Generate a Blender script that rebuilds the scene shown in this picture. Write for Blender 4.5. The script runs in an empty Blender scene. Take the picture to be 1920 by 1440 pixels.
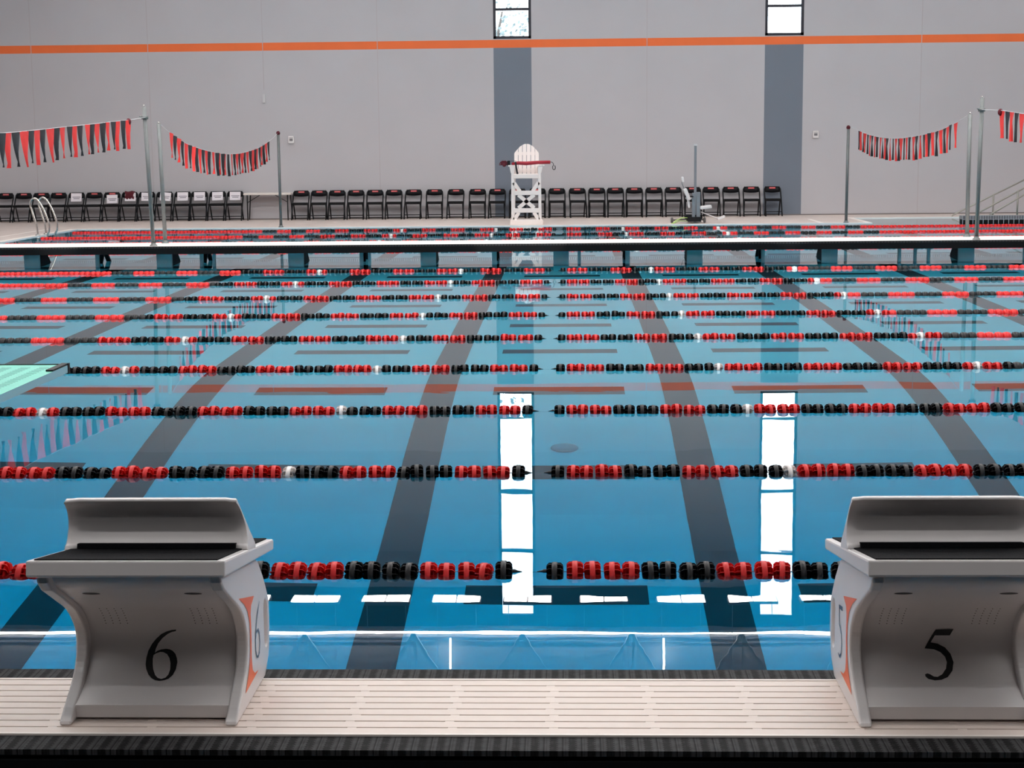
import bpy, bmesh, math, random
from mathutils import Vector, Matrix
random.seed(7)
C = bpy.context.scene.collection
SC = bpy.context.scene

# ------------------------------------------------------------------ materials
def lin(c):
    c = c / 255.0
    return c / 12.92 if c <= 0.04045 else ((c + 0.055) / 1.055) ** 2.4
def rgb(r, g, b): return (lin(r), lin(g), lin(b), 1.0)
MATS = {}
def mat(name, col, rough=0.5, metal=0.0, spec=0.5, var=0.0, scale=8.0, bump=0.0, coat=0.0):
    if name in MATS: return MATS[name]
    m = bpy.data.materials.new(name); m.use_nodes = True
    nt = m.node_tree; b = nt.nodes['Principled BSDF']
    b.inputs['Base Color'].default_value = col
    b.inputs['Roughness'].default_value = rough
    b.inputs['Metallic'].default_value = metal
    b.inputs['Specular IOR Level'].default_value = spec
    b.inputs['Coat Weight'].default_value = coat
    if var or bump:
        tc = nt.nodes.new('ShaderNodeTexCoord'); n = nt.nodes.new('ShaderNodeTexNoise')
        n.inputs['Scale'].default_value = scale; n.inputs['Detail'].default_value = 5
        nt.links.new(tc.outputs['Object'], n.inputs['Vector'])
        if var:
            r = nt.nodes.new('ShaderNodeValToRGB')
            r.color_ramp.elements[0].position = 0.3; r.color_ramp.elements[1].position = 0.7
            r.color_ramp.elements[0].color = tuple(c * (1 - var) for c in col[:3]) + (1,)
            r.color_ramp.elements[1].color = tuple(min(1, c * (1 + var)) for c in col[:3]) + (1,)
            nt.links.new(n.outputs['Fac'], r.inputs['Fac']); nt.links.new(r.outputs['Color'], b.inputs['Base Color'])
        if bump:
            bp = nt.nodes.new('ShaderNodeBump'); bp.inputs['Strength'].default_value = bump; bp.inputs['Distance'].default_value = 0.01
            nt.links.new(n.outputs['Fac'], bp.inputs['Height']); nt.links.new(bp.outputs['Normal'], b.inputs['Normal'])
    MATS[name] = m
    return m
def emis(name, col, s):
    m = bpy.data.materials.new(name); m.use_nodes = True; nt = m.node_tree
    nt.nodes.clear(); o = nt.nodes.new('ShaderNodeOutputMaterial'); e = nt.nodes.new('ShaderNodeEmission')
    e.inputs['Color'].default_value = col; e.inputs['Strength'].default_value = s
    nt.links.new(e.outputs[0], o.inputs['Surface']); return m

M_wall = mat('wall_paint', rgb(185, 183, 187), 0.75, var=0.025, scale=0.6)
M_stripe = mat('orange_paint', rgb(236, 112, 56), 0.7, var=0.03, scale=2)
M_pil = mat('slate_paint', rgb(112, 121, 134), 0.7, var=0.02, scale=1.2)
M_walldark = mat('upper_wall_shade', rgb(52, 58, 66), 0.8, var=0.1, scale=1)  # dark tone stands in for the unlit wall above the lamps
M_wallup = mat('eave_panel', rgb(196, 196, 198), 0.7, var=0.05, scale=1)
M_ceil = mat('ceiling_deck', rgb(180, 178, 176), 0.8, var=0.05, scale=2)
M_backwall = mat('dimming_rear_wall', rgb(30, 30, 30), 0.9, var=0.05, scale=2)
M_rear = mat('dimming_rear_deck', rgb(30, 30, 30), 0.9, var=0.05, scale=2)  # rear wall and deck darkened to cut bounce onto the block faces
M_deck = mat('concrete_deck', rgb(214, 200, 193), 0.6, var=0.06, scale=2.2)
M_coping = mat('white_coping', rgb(243, 234, 228), 0.5, var=0.02, scale=5)
M_plaster = mat('pool_plaster', rgb(226, 232, 234), 0.6, var=0.015, scale=3)
M_tileline = mat('dark_lane_tile', rgb(52, 50, 54), 0.5, var=0.05, scale=6)
M_white = mat('white_moulded_plastic', rgb(226, 222, 222), 0.35, var=0.015, scale=4)
M_slat = mat('white_grating', rgb(228, 213, 204), 0.5, var=0.02, scale=14)
M_black = mat('black_rubber', rgb(24, 25, 28), 0.7, var=0.1, scale=20)
M_hull = mat('black_hull', rgb(8, 10, 14), 0.7, spec=0.2, var=0.1, scale=6)
M_mat = mat('black_tread', rgb(13, 14, 18), 0.9, spec=0.12, var=0.15, scale=120, bump=0.3)
M_redd = mat('red_float', rgb(220, 34, 34), 0.45, spec=0.3, var=0.05, scale=30)
M_blackd = mat('black_float', rgb(13, 15, 20), 0.45, spec=0.3)
M_whited = mat('white_float', rgb(240, 235, 232), 0.35)
M_steel = mat('brushed_steel', rgb(112, 116, 116), 0.5, 0.4, var=0.06, scale=15)
M_chrome = mat('polished_rail', rgb(205, 203, 198), 0.22, 1.0)
M_redf = mat('red_cloth', rgb(228, 52, 50), 0.7, var=0.06, scale=9)
M_blackf = mat('black_cloth', rgb(26, 27, 34), 0.65, var=0.1, scale=9)
M_chair = mat('black_chair', rgb(14, 16, 21), 0.55, spec=0.25, var=0.05, scale=12)
M_chairseat = mat('black_seat', rgb(9, 10, 13), 0.6, spec=0.2)
M_label = mat('red_label', rgb(205, 60, 66), 0.5)
M_labeltext = mat('pale_print', rgb(232, 160, 160), 0.5)
M_paper = mat('white_paper', rgb(236, 230, 236), 0.7, var=0.01)
M_ink = mat('grey_print', rgb(130, 126, 136), 0.7)
M_maroon = mat('maroon_cloth', rgb(88, 16, 32), 0.8, var=0.15, scale=12)
M_table = mat('white_tabletop', rgb(222, 214, 208), 0.5)
M_frame = mat('black_window_frame', rgb(22, 25, 40), 0.5)
M_digit = mat('black_vinyl', rgb(12, 13, 18), 0.5)
M_decal = mat('orange_vinyl', rgb(244, 120, 74), 0.45)
M_side = mat('slate_vinyl', rgb(70, 92, 118), 0.45)
M_gray = mat('grey_fibreglass', rgb(168, 170, 172), 0.5, var=0.06, scale=5)
M_lift = mat('grey_lift_post', rgb(122, 130, 138), 0.5, var=0.04, scale=5)
M_hose = mat('green_hose', rgb(190, 225, 130), 0.5)
M_aqua = mat('aqua_board', rgb(112, 216, 196), 0.55, var=0.03, scale=12)
M_aquaside = mat('pale_board_edge', rgb(160, 205, 214), 0.4)
M_aquadark = mat('teal_slots', rgb(84, 156, 148), 0.6)
M_guard = mat('white_guard_chair', rgb(240, 230, 226), 0.5, var=0.015, scale=6)
M_tube = mat('rescue_red', rgb(168, 34, 52), 0.6, var=0.06, scale=9)
M_rail = mat('weathered_rail', rgb(158, 156, 148), 0.4, 0.6)
M_leaf = mat('leaf', (0.15, 0.19, 0.19, 1), 0.8, var=0.25, scale=3)
M_bark = mat('bark', (0.1, 0.085, 0.075, 1), 0.9)
M_drain = mat('drain_cover', rgb(150, 165, 170), 0.6)
M_device = mat('white_device', rgb(226, 222, 222), 0.45)
M_dgray = mat('device_lens', rgb(120, 118, 122), 0.3)
M_truss = mat('pale_steel', rgb(196, 202, 206), 0.6)
M_lamp = emis('lamp_tube', (1, 0.97, 0.95, 1), 20.5)
M_strip = emis('eave_glow', (1, 0.98, 0.96, 1), 20)
M_sky = emis('skylight_panel', (1.0, 0.965, 0.945, 1), 4.6)

def water_material():
    m = bpy.data.materials.new('pool_water'); m.use_nodes = True; nt = m.node_tree; nt.nodes.clear()
    o = nt.nodes.new('ShaderNodeOutputMaterial'); g = nt.nodes.new('ShaderNodeBsdfGlass')
    g.inputs['IOR'].default_value = 1.333; g.inputs['Roughness'].default_value = 0.0
    tc = nt.nodes.new('ShaderNodeTexCoord'); mp = nt.nodes.new('ShaderNodeMapping')
    mp.inputs['Scale'].default_value = (0.55, 1.0, 1.0)
    n = nt.nodes.new('ShaderNodeTexNoise'); n.inputs['Scale'].default_value = 1.6; n.inputs['Detail'].default_value = 2.5
    n2 = nt.nodes.new('ShaderNodeTexNoise'); n2.inputs['Scale'].default_value = 0.16; n2.inputs['Detail'].default_value = 1
    rp = nt.nodes.new('ShaderNodeMapRange'); rp.inputs['From Min'].default_value = 0.45; rp.inputs['From Max'].default_value = 0.75
    rp.inputs['To Min'].default_value = 0.25; rp.inputs['To Max'].default_value = 1.6
    mu = nt.nodes.new('ShaderNodeMath'); mu.operation = 'MULTIPLY'
    b = nt.nodes.new('ShaderNodeBump'); b.inputs['Strength'].default_value = 1.0; b.inputs['Distance'].default_value = 0.0011
    nt.links.new(tc.outputs['Object'], mp.inputs['Vector']); nt.links.new(mp.outputs[0], n.inputs['Vector'])
    nt.links.new(tc.outputs['Object'], n2.inputs['Vector']); nt.links.new(n2.outputs['Fac'], rp.inputs['Value'])
    nt.links.new(n.outputs['Fac'], mu.inputs[0]); nt.links.new(rp.outputs[0], mu.inputs[1])
    nt.links.new(mu.outputs[0], b.inputs['Height']); nt.links.new(b.outputs[0], g.inputs['Normal'])
    v = nt.nodes.new('ShaderNodeVolumeAbsorption')
    v.inputs['Color'].default_value = (0.0, 0.845, 0.955, 1); v.inputs['Density'].default_value = 0.60
    nt.links.new(g.outputs[0], o.inputs['Surface']); nt.links.new(v.outputs[0], o.inputs['Volume'])
    return m
M_water = water_material()

def glass_material():
    m = bpy.data.materials.new('window_glass'); m.use_nodes = True; nt = m.node_tree; nt.nodes.clear()
    o = nt.nodes.new('ShaderNodeOutputMaterial'); t = nt.nodes.new('ShaderNodeBsdfTransparent'); g = nt.nodes.new('ShaderNodeBsdfGlossy')
    t.inputs['Color'].default_value = (0.93, 0.96, 0.97, 1); g.inputs['Roughness'].default_value = 0.02
    x = nt.nodes.new('ShaderNodeMixShader'); x.inputs[0].default_value = 0.05
    nt.links.new(t.outputs[0], x.inputs[1]); nt.links.new(g.outputs[0], x.inputs[2]); nt.links.new(x.outputs[0], o.inputs['Surface'])
    return m
M_glass = glass_material()

def grip_material():
    # rubber gutter grip: grey cells along x, each with a dark zigzag band
    m = bpy.data.materials.new('rubber_grip'); m.use_nodes = True; nt = m.node_tree; b = nt.nodes['Principled BSDF']
    b.inputs['Roughness'].default_value = 0.75; b.inputs['Specular IOR Level'].default_value = 0.12
    tc = nt.nodes.new('ShaderNodeTexCoord'); s = nt.nodes.new('ShaderNodeSeparateXYZ'); nt.links.new(tc.outputs['Object'], s.inputs[0])
    def mth(op, a, bb=None, c=None):
        n = nt.nodes.new('ShaderNodeMath'); n.operation = op
        for i, v in enumerate((a, bb, c)):
            if v is None: continue
            if isinstance(v, (int, float)): n.inputs[i].default_value = v
            else: nt.links.new(v, n.inputs[i])
        return n.outputs[0]
    fx = mth('FRACT', mth('DIVIDE', mth('ADD', s.outputs['X'], 50.0), 0.0525))
    zz = mth('PINGPONG', s.outputs['Y'], 0.0075)
    edge = mth('ADD', fx, mth('MULTIPLY', zz, 14.0))
    band = mth('MULTIPLY', mth('GREATER_THAN', edge, 0.40), mth('LESS_THAN', mth('SUBTRACT', fx, mth('MULTIPLY', zz, 14.0)), 0.68))
    gap = mth('LESS_THAN', fx, 0.06)
    ridge = mth('GREATER_THAN', mth('FRACT', mth('MULTIPLY', fx, 5.0)), 0.72)
    n = nt.nodes.new('ShaderNodeTexNoise'); n.inputs['Scale'].default_value = 40; nt.links.new(tc.outputs['Object'], n.inputs['Vector'])
    val = mth('SUBTRACT', mth('ADD', 0.022, mth('MULTIPLY', n.outputs['Fac'], 0.05)), mth('ADD', mth('MULTIPLY', ridge, 0.012), mth('ADD', mth('MULTIPLY', band, 0.036), mth('MULTIPLY', gap, 0.04))))
    val = mth('MAXIMUM', val, 0.008)
    cb = nt.nodes.new('ShaderNodeCombineColor')
    for i, k in enumerate((1.0, 1.0, 1.06)): nt.links.new(mth('MULTIPLY', val, k), cb.inputs[i])
    nt.links.new(cb.outputs[0], b.inputs['Base Color'])
    bp = nt.nodes.new('ShaderNodeBump'); bp.inputs['Distance'].default_value = 0.004; nt.links.new(val, bp.inputs['Height']); nt.links.new(bp.outputs[0], b.inputs['Normal'])
    return m
M_grip = grip_material()

def tile_material():
    m = bpy.data.materials.new('grouted_tile'); m.use_nodes = True; nt = m.node_tree; b = nt.nodes['Principled BSDF']
    tc = nt.nodes.new('ShaderNodeTexCoord'); br = nt.nodes.new('ShaderNodeTexBrick'); br.offset = 0.0
    br.inputs['Color1'].default_value = rgb(100, 102, 106); br.inputs['Color2'].default_value = rgb(112, 112, 116)
    br.inputs['Mortar'].default_value = rgb(176, 178, 184)
    br.inputs['Scale'].default_value = 1.0; br.inputs['Mortar Size'].default_value = 0.006
    br.inputs['Brick Width'].default_value = 0.062; br.inputs['Row Height'].default_value = 0.045
    nt.links.new(tc.outputs['Object'], br.inputs['Vector']); nt.links.new(br.outputs['Color'], b.inputs['Base Color'])
    b.inputs['Roughness'].default_value = 0.3
    return m
M_tile = tile_material()

# ------------------------------------------------------------------ mesh builder
class MB:
    def __init__(s): s.v = []; s.f = []; s.m = []; s.mi = 0; s.sm = []; s.smooth = False
    def face(s, idx): s.f.append(tuple(idx)); s.m.append(s.mi); s.sm.append(s.smooth)
    def add(s, vs, fs):
        o = len(s.v); s.v.extend([tuple(v) for v in vs])
        for f in fs: s.face([i + o for i in f])
    def quad(s, a, b, c, d): s.add([a, b, c, d], [(0, 1, 2, 3)])
    def box(s, x0, x1, y0, y1, z0, z1):
        s.add([(x0,y0,z0),(x1,y0,z0),(x1,y1,z0),(x0,y1,z0),(x0,y0,z1),(x1,y0,z1),(x1,y1,z1),(x0,y1,z1)],
              [(0,3,2,1),(4,5,6,7),(0,1,5,4),(1,2,6,5),(2,3,7,6),(3,0,4,7)])
    def bar(s, a, b, w, h=None, up=(0,0,1)):
        # square bar a->b
        a, b = Vector(a), Vector(b); h = h or w; d = (b - a).normalized(); u = Vector(up)
        if abs(d.dot(u)) > 0.95: u = Vector((0, 1, 0))
        r = d.cross(u).normalized(); u = r.cross(d)
        vs = []
        for p in (a, b):
            for i, j in ((-1,-1),(1,-1),(1,1),(-1,1)): vs.append(p + r * (i * w / 2) + u * (j * h / 2))
        s.add(vs, [(0,1,2,3),(7,6,5,4),(0,4,5,1),(1,5,6,2),(2,6,7,3),(3,7,4,0)])
    def tube(s, pts, r, n=8, caps=True):
        pts = [Vector(p) for p in pts]; rs = r if isinstance(r, (list, tuple)) else [r] * len(pts)
        o = len(s.v); ref = None; sm = s.smooth; s.smooth = True
        for i, p in enumerate(pts):
            d = (pts[min(i + 1, len(pts) - 1)] - pts[max(i - 1, 0)]).normalized()
            if ref is None:
                ref = Vector((0, 0, 1)) if abs(d.z) < 0.9 else Vector((0, 1, 0))
            a = d.cross(ref).normalized(); b = a.cross(d).normalized(); ref = b
            for k in range(n):
                t = 2 * math.pi * k / n
                s.v.append(tuple(p + a * (math.cos(t) * rs[i]) + b * (math.sin(t) * rs[i])))
        for i in range(len(pts) - 1):
            for k in range(n):
                k2 = (k + 1) % n
                s.face((o + i * n + k, o + i * n + k2, o + (i + 1) * n + k2, o + (i + 1) * n + k))
        s.smooth = sm
        if caps:
            s.face([o + k for k in range(n)][::-1]); s.face([o + (len(pts) - 1) * n + k for k in range(n)])
    def lathe(s, prof, axis='z', n=16, c=(0,0,0)):
        o = len(s.v); sm = s.smooth; s.smooth = True
        for r, h in prof:
            for k in range(n):
                t = 2 * math.pi * k / n; a, b = r * math.cos(t), r * math.sin(t)
                p = (a, b, h) if axis == 'z' else ((h, a, b) if axis == 'x' else (b, h, a))
                s.v.append((p[0] + c[0], p[1] + c[1], p[2] + c[2]))
        for i in range(len(prof) - 1):
            for k in range(n):
                k2 = (k + 1) % n
                s.face((o + i*n + k, o + i*n + k2, o + (i+1)*n + k2, o + (i+1)*n + k))
        s.smooth = sm
    def prism(s, poly, f0, f1):
        # poly list of 2D pts, f0/f1 map (u,v)->3D for the two caps
        n = len(poly); o = len(s.v)
        s.v.extend([tuple(f0(*p)) for p in poly]); s.v.extend([tuple(f1(*p)) for p in poly])
        s.face(range(o, o + n)); s.face(list(range(o + n, o + 2 * n))[::-1])
        for i in range(n):
            j = (i + 1) % n; s.face((o + j, o + i, o + n + i, o + n + j))
    def sphere(s, c, r, n=8, m=6, sc=(1,1,1)):
        o = len(s.v); sm = s.smooth; s.smooth = True
        for i in range(m + 1):
            t = math.pi * i / m
            for k in range(n):
                p = 2 * math.pi * k / n
                s.v.append((c[0] + r*sc[0]*math.sin(t)*math.cos(p), c[1] + r*sc[1]*math.sin(t)*math.sin(p), c[2] + r*sc[2]*math.cos(t)))
        for i in range(m):
            for k in range(n):
                k2 = (k + 1) % n; s.face((o+i*n+k, o+(i+1)*n+k, o+(i+1)*n+k2, o+i*n+k2))
        s.smooth = sm
    def mesh(s, name, mats, fix=True):
        me = bpy.data.meshes.new(name); me.from_pydata(s.v, [], s.f)
        for m in (mats if isinstance(mats, (list, tuple)) else [mats]): me.materials.append(m)
        for p, i, q in zip(me.polygons, s.m, s.sm): p.material_index = i; p.use_smooth = q
        if fix:
            bm = bmesh.new(); bm.from_mesh(me)
            bmesh.ops.remove_doubles(bm, verts=bm.verts, dist=1e-6)
            bmesh.ops.recalc_face_normals(bm, faces=bm.faces); bm.to_mesh(me); bm.free()
        me.update(); return me

def link(name, me, parent=None, loc=(0,0,0), rot=(0,0,0)):
    o = bpy.data.objects.new(name, me); C.objects.link(o); o.location = loc; o.rotation_euler = rot
    if parent: o.parent = parent
    return o
def build(name, mb, mats, parent=None, loc=(0,0,0), rot=(0,0,0), fix=True, bevel=0, seg=2):
    o = link(name, mb.mesh(name, mats, fix), parent, loc, rot)
    if bevel:
        b = o.modifiers.new('bevel', 'BEVEL'); b.width = bevel; b.segments = seg; b.limit_method = 'ANGLE'; b.angle_limit = 0.6
    return o
def tag(o, label=None, cat=None, group=None, kind=None):
    if label: o['label'] = label
    if cat: o['category'] = cat
    if group: o['group'] = group
    if kind: o['kind'] = kind
    return o
def thing(name, label, cat, loc=(0,0,0), rotz=0, group=None):
    o = bpy.data.objects.new(name, None); C.objects.link(o); o.location = loc; o.rotation_euler = (0,0,rotz); o.empty_display_size = 0.1
    return tag(o, label, cat, group)
def struct(name, mb, mats, fix=True, **k):
    return tag(build(name, mb, mats, fix=fix, **k), kind='structure')
def copy_tree(o, parent=None):
    c = o.copy(); C.objects.link(c)
    if parent: c.parent = parent
    for ch in o.children: copy_tree(ch, c)
    return c
ORD = ['zeroth','first','second','third','fourth','fifth','sixth','seventh','eighth','ninth','tenth','eleventh','twelfth','thirteenth','fourteenth',
       'fifteenth','sixteenth','seventeenth','eighteenth','nineteenth','twentieth','twenty-first','twenty-second','twenty-third','twenty-fourth','twenty-fifth']

# ------------------------------------------------------------------ constants of the place
WY = 44.826                 # far wall
PX0, PX1 = -12.35, 12.65    # pool sides
PY0, PY1 = 3.9, 40.15       # pool ends
ZD = 0.02                   # deck level over still water
RX0, RX1 = -20.0, 20.0      # hall sides
RY0 = -7.0                  # rear wall
CEIL = 13.95
D = 2.286                   # lane rope spacing
Y0 = 7.237                  # first rope
ZB = 0.31                   # bulkhead deck level

# ------------------------------------------------------------------ room shell
# far wall with window openings, orange stripe, slate bands
xs = [RX0, -1.998, -0.957, 5.431, 6.482, RX1]
zs = [ZD - 0.3, 4.665, 4.88, 4.905, 11.5, 11.76, 11.93, CEIL]
mb = MB()
for i in range(len(xs) - 1):
    for j in range(len(zs) - 1):
        win = i in (1, 3)
        if win and j == 3: continue
        if j == 1: mb.mi = 1
        elif j == 0 and win: mb.mi = 2
        elif j == 4: mb.mi = 3
        elif j >= 5: mb.mi = 4
        else: mb.mi = 0
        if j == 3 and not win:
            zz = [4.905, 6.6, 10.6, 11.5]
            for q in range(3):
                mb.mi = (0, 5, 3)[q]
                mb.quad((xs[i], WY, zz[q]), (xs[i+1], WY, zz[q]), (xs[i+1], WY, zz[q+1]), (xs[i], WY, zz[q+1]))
            continue
        mb.quad((xs[i], WY, zs[j]), (xs[i+1], WY, zs[j]), (xs[i+1], WY, zs[j+1]), (xs[i], WY, zs[j+1]))
# window reveals
mb.mi = 0
for i in (1, 3):
    a, b = xs[i], xs[i+1]; z0, z1 = 4.905, 11.5; y1 = WY + 0.25
    mb.quad((a, WY, z0), (a, y1, z0), (a, y1, z1), (a, WY, z1)); mb.quad((b, WY, z0), (b, WY, z1), (b, y1, z1), (b, y1, z0))
    mb.quad((a, WY, z0), (b, WY, z0), (b, y1, z0), (a, y1, z0)); mb.quad((a, WY, z1), (a, y1, z1), (b, y1, z1), (b, WY, z1))
struct('wall_back', mb, [M_wall, M_stripe, M_pil, M_walldark, M_wallup, mat('upper_wall_dimmed', rgb(168, 166, 170), 0.75, var=0.025, scale=0.6)])  # last grey is darkened for lamp light fading with height
# panel joints in the precast wall
for k, (x, a, b) in enumerate([(-14.85, 0.03, 10.5), (-11.58, 0.03, 10.5), (-8.38, 3.6, 10.5), (-5.2, 0.03, 10.5), (2.214, 0.03, 10.5), (9.68, 0.03, 10.5)]):
    mb = MB(); mb.box(x - 0.009, x + 0.009, WY - 0.004, WY + 0.01, a, b)
    struct('trim_%d' % (k + 1), mb, mat('joint_sealant', rgb(178, 172, 175), 0.7))
# dark joint where the wall meets the deck
mb = MB(); mb.box(RX0, RX1, WY - 0.012, WY + 0.01, ZD, ZD + 0.03)
struct('baseboard_back', mb, mat('wall_base_sealant', rgb(120, 112, 110), 0.7))
for k, i in enumerate((1, 3)):
    a, b = xs[i], xs[i+1]; z0, z1 = 4.905, 11.5
    e = tag(bpy.data.objects.new('window_%d' % (k + 1), None), kind='structure'); C.objects.link(e); e.location = ((a + b) / 2, WY + 0.05, z0)
    w = (b - a) / 2; mb = MB()
    for (x0, x1, za, zb) in [(-w, -w + .075, 0, z1 - z0), (w - .075, w, 0, z1 - z0), (-w, w, 0, .075), (-w, w, z1 - z0 - .075, z1 - z0)]:
        mb.box(x0, x1, -0.04, 0.05, za, zb)
    build('window_frame', mb, M_frame, e)
    mz = [5.70 - z0, 7.80 - z0, 9.57 - z0]
    for z in mz:
        mb = MB(); mb.box(-w + .075, w - .075, -0.035, 0.045, z - 0.035, z + 0.035); build('mullion', mb, M_frame, e)
    zz = [0.075] + mz + [z1 - z0 - 0.075]
    for q in range(4):
        mb = MB(); mb.box(-w + .075, w - .075, 0.0, 0.008, zz[q] + 0.03, zz[q+1] - 0.03); build('glass_pane', mb, M_glass, e)
# other walls, ceiling
DY = 3.6   # rear hall given dark colours to keep bounce light off the blocks
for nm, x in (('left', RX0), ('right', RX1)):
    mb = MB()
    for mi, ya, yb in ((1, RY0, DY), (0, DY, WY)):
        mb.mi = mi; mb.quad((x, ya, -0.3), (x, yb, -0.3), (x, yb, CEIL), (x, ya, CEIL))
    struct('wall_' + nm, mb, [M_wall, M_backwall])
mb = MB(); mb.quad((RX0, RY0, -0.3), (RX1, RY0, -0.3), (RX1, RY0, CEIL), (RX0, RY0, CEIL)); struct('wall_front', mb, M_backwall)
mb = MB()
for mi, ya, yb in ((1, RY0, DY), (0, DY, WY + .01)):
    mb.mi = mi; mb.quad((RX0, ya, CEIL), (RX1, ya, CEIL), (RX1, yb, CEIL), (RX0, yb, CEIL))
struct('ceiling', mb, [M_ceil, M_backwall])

# deck (with coping, painted lines) around the basin and the ramp inlet
IX0, IY1 = 7.58, 42.88
mb = MB()
def rect(x0, x1, y0, y1, mi, z=ZD): mb.mi = mi; mb.quad((x0, y0, z), (x1, y0, z), (x1, y1, z), (x0, y1, z))
cw = 0.14
rect(RX0, -13.19, PY0, WY, 0); rect(-13.19, -13.09, PY0, 40.5, 1); rect(-13.19, -13.09, 40.5, WY, 0); rect(-13.09, PX0 - cw*1.6, PY0, WY, 0)
rect(PX0 - cw*1.6, PX0, PY0, PY1 + cw, 1); rect(PX0 - cw*1.6, PX0, PY1 + cw, WY, 0)
rect(PX0, 6.29, PY1 + cw, WY, 0); rect(PX0, IX0 - cw, PY1, PY1 + cw, 1)
rect(6.29, 6.40, PY1 + cw, 42.4, 1); rect(6.29, 6.40, 42.4, WY, 0); rect(6.40, IX0 - cw, PY1 + cw, WY, 0)
rect(IX0 - cw, IX0, PY1, IY1 + .2, 1); rect(IX0 - cw, IX0, IY1 + .2, WY, 0)
rect(IX0, RX1, IY1, IY1 + .2, 1); rect(IX0, RX1, IY1 + .2, WY, 0)
rect(PX1, PX1 + cw, PY0, IY1, 1); rect(PX1 + cw, RX1, PY0, IY1, 0)
rect(RX0, RX1, RY0, PY0, 2)
struct('floor', mb, [M_deck, M_coping, M_rear], fix=False)
# basin: sloped floor, walls, tile lines
prof = [(PY0, 3.79), (9.6, 3.72), (10.6, 3.68), (11.4, 3.59), (12.1, 3.45), (12.95, 3.16), (14.2, 2.62), (15.0, 2.27), (15.5, 2.09), (16.0, 1.98), (16.5, 1.95), (PY1, 1.95)]
def dep(y):
    for (a, da), (b, db) in zip(prof, prof[1:]):
        if a <= y <= b: return da + (db - da) * (y - a) / (b - a)
    return prof[-1][1]
mb = MB(); mb.mi = 0
for (a, da), (b, db) in zip(prof, prof[1:]):
    mb.quad((PX0, a, -da), (PX1, a, -da), (PX1, b, -db), (PX0, b, -db))
    mb.quad((PX0, a, ZD), (PX0, b, ZD), (PX0, b, -db), (PX0, a, -da)); mb.quad((PX1, a, ZD), (PX1, a, -da), (PX1, b, -db), (PX1, b, ZD))
mb.quad((PX0, PY0, ZD), (PX0, PY0, -3.79), (PX1, PY0, -3.79), (PX1, PY0, ZD))
mb.quad((PX0, PY1, ZD), (IX0, PY1, ZD), (IX0, PY1, -1.95), (PX0, PY1, -1.95))
mb.quad((IX0, PY1, -0.55), (PX1, PY1, -0.55), (PX1, PY1, -1.95), (IX0, PY1, -1.95))
mb.quad((IX0, PY1, -0.55), (PX1, PY1, -0.55), (PX1, IY1, -0.1), (IX0, IY1, -0.1))
mb.quad((IX0, PY1, ZD), (IX0, IY1, ZD), (IX0, IY1, -0.6), (IX0, PY1, -0.6)); mb.quad((PX1, PY1, ZD), (PX1, PY1, -0.6), (PX1, IY1, -0.6), (PX1, IY1, ZD))
mb.quad((IX0, IY1, ZD), (PX1, IY1, ZD), (PX1, IY1, -0.6), (IX0, IY1, -0.6))
mb.mi = 1
def strip(x0, x1, y0, y1, e=0.004):
    cut = [y0] + [a for a, _ in prof if y0 < a < y1] + [y1]
    for a, b in zip(cut, cut[1:]):
        mb.quad((x0, a, -dep(a) + e), (x1, a, -dep(a) + e), (x1, b, -dep(b) + e), (x0, b, -dep(b) + e))
LX = [-1.235 + 2.300 * k for k in range(-4, 7)]
for x in LX:
    if PX0 + .3 < x < PX1 - .3: strip(x - 0.155, x + 0.155, 4.2, 38.6)
for k in range(-1, 14):
    y = Y0 + (k + 0.5) * D
    for x in LX:
        xc = x + 1.15
        if PX0 + 1 < xc < PX1 - 1: strip(xc - 0.63, xc + 0.63, y - 0.15, y + 0.15)
struct('pool_basin', mb, [M_plaster, M_tileline], fix=False)
mb = MB(); mb.lathe([(0.001, 0.03), (0.1, 0.03), (0.12, 0.02), (0.12, -0.02)], n=24)
tag(build('floor_drain', mb, M_drain, loc=(-0.03, 13.51, -2.915), rot=(math.atan(0.437), 0, 0)), 'small round drain cover on the pool floor between the two middle dark lines', 'drain')
# water body
mb = MB(); mb.box(PX0 - 0.5, PX1 + 0.5, PY0 - 0.4, IY1 + 0.4, -4.4, 0.0)
w = struct('water', mb, M_water)

# raised black tiled ledge beside the ramp
e = thing('tiled_ledge', 'low ledge of black tiles with white grout beside the ramp handrails', 'ledge', (9.76, 40.0, 0))
mb = MB(); mb.box(0, 2.88, 0, .32, -0.7, 0.085); build('ledge_wall', mb, M_hull, e)
mb = MB(); mb.box(-0.008, 2.88, -0.008, .33, 0.085, 0.175); build('tiled_top', mb, M_tile, e)
mb = MB()
for k in range(24): mb.box(k * 0.125 - 0.006, k * 0.125 + 0.006, -0.006, 0.0, -0.1, 0.085)
mb.box(0, 2.88, -0.0085, 0, 0.078, 0.088); build('grout_lines', mb, mat('white_grout', rgb(186, 190, 196), 0.6), e)

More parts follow.
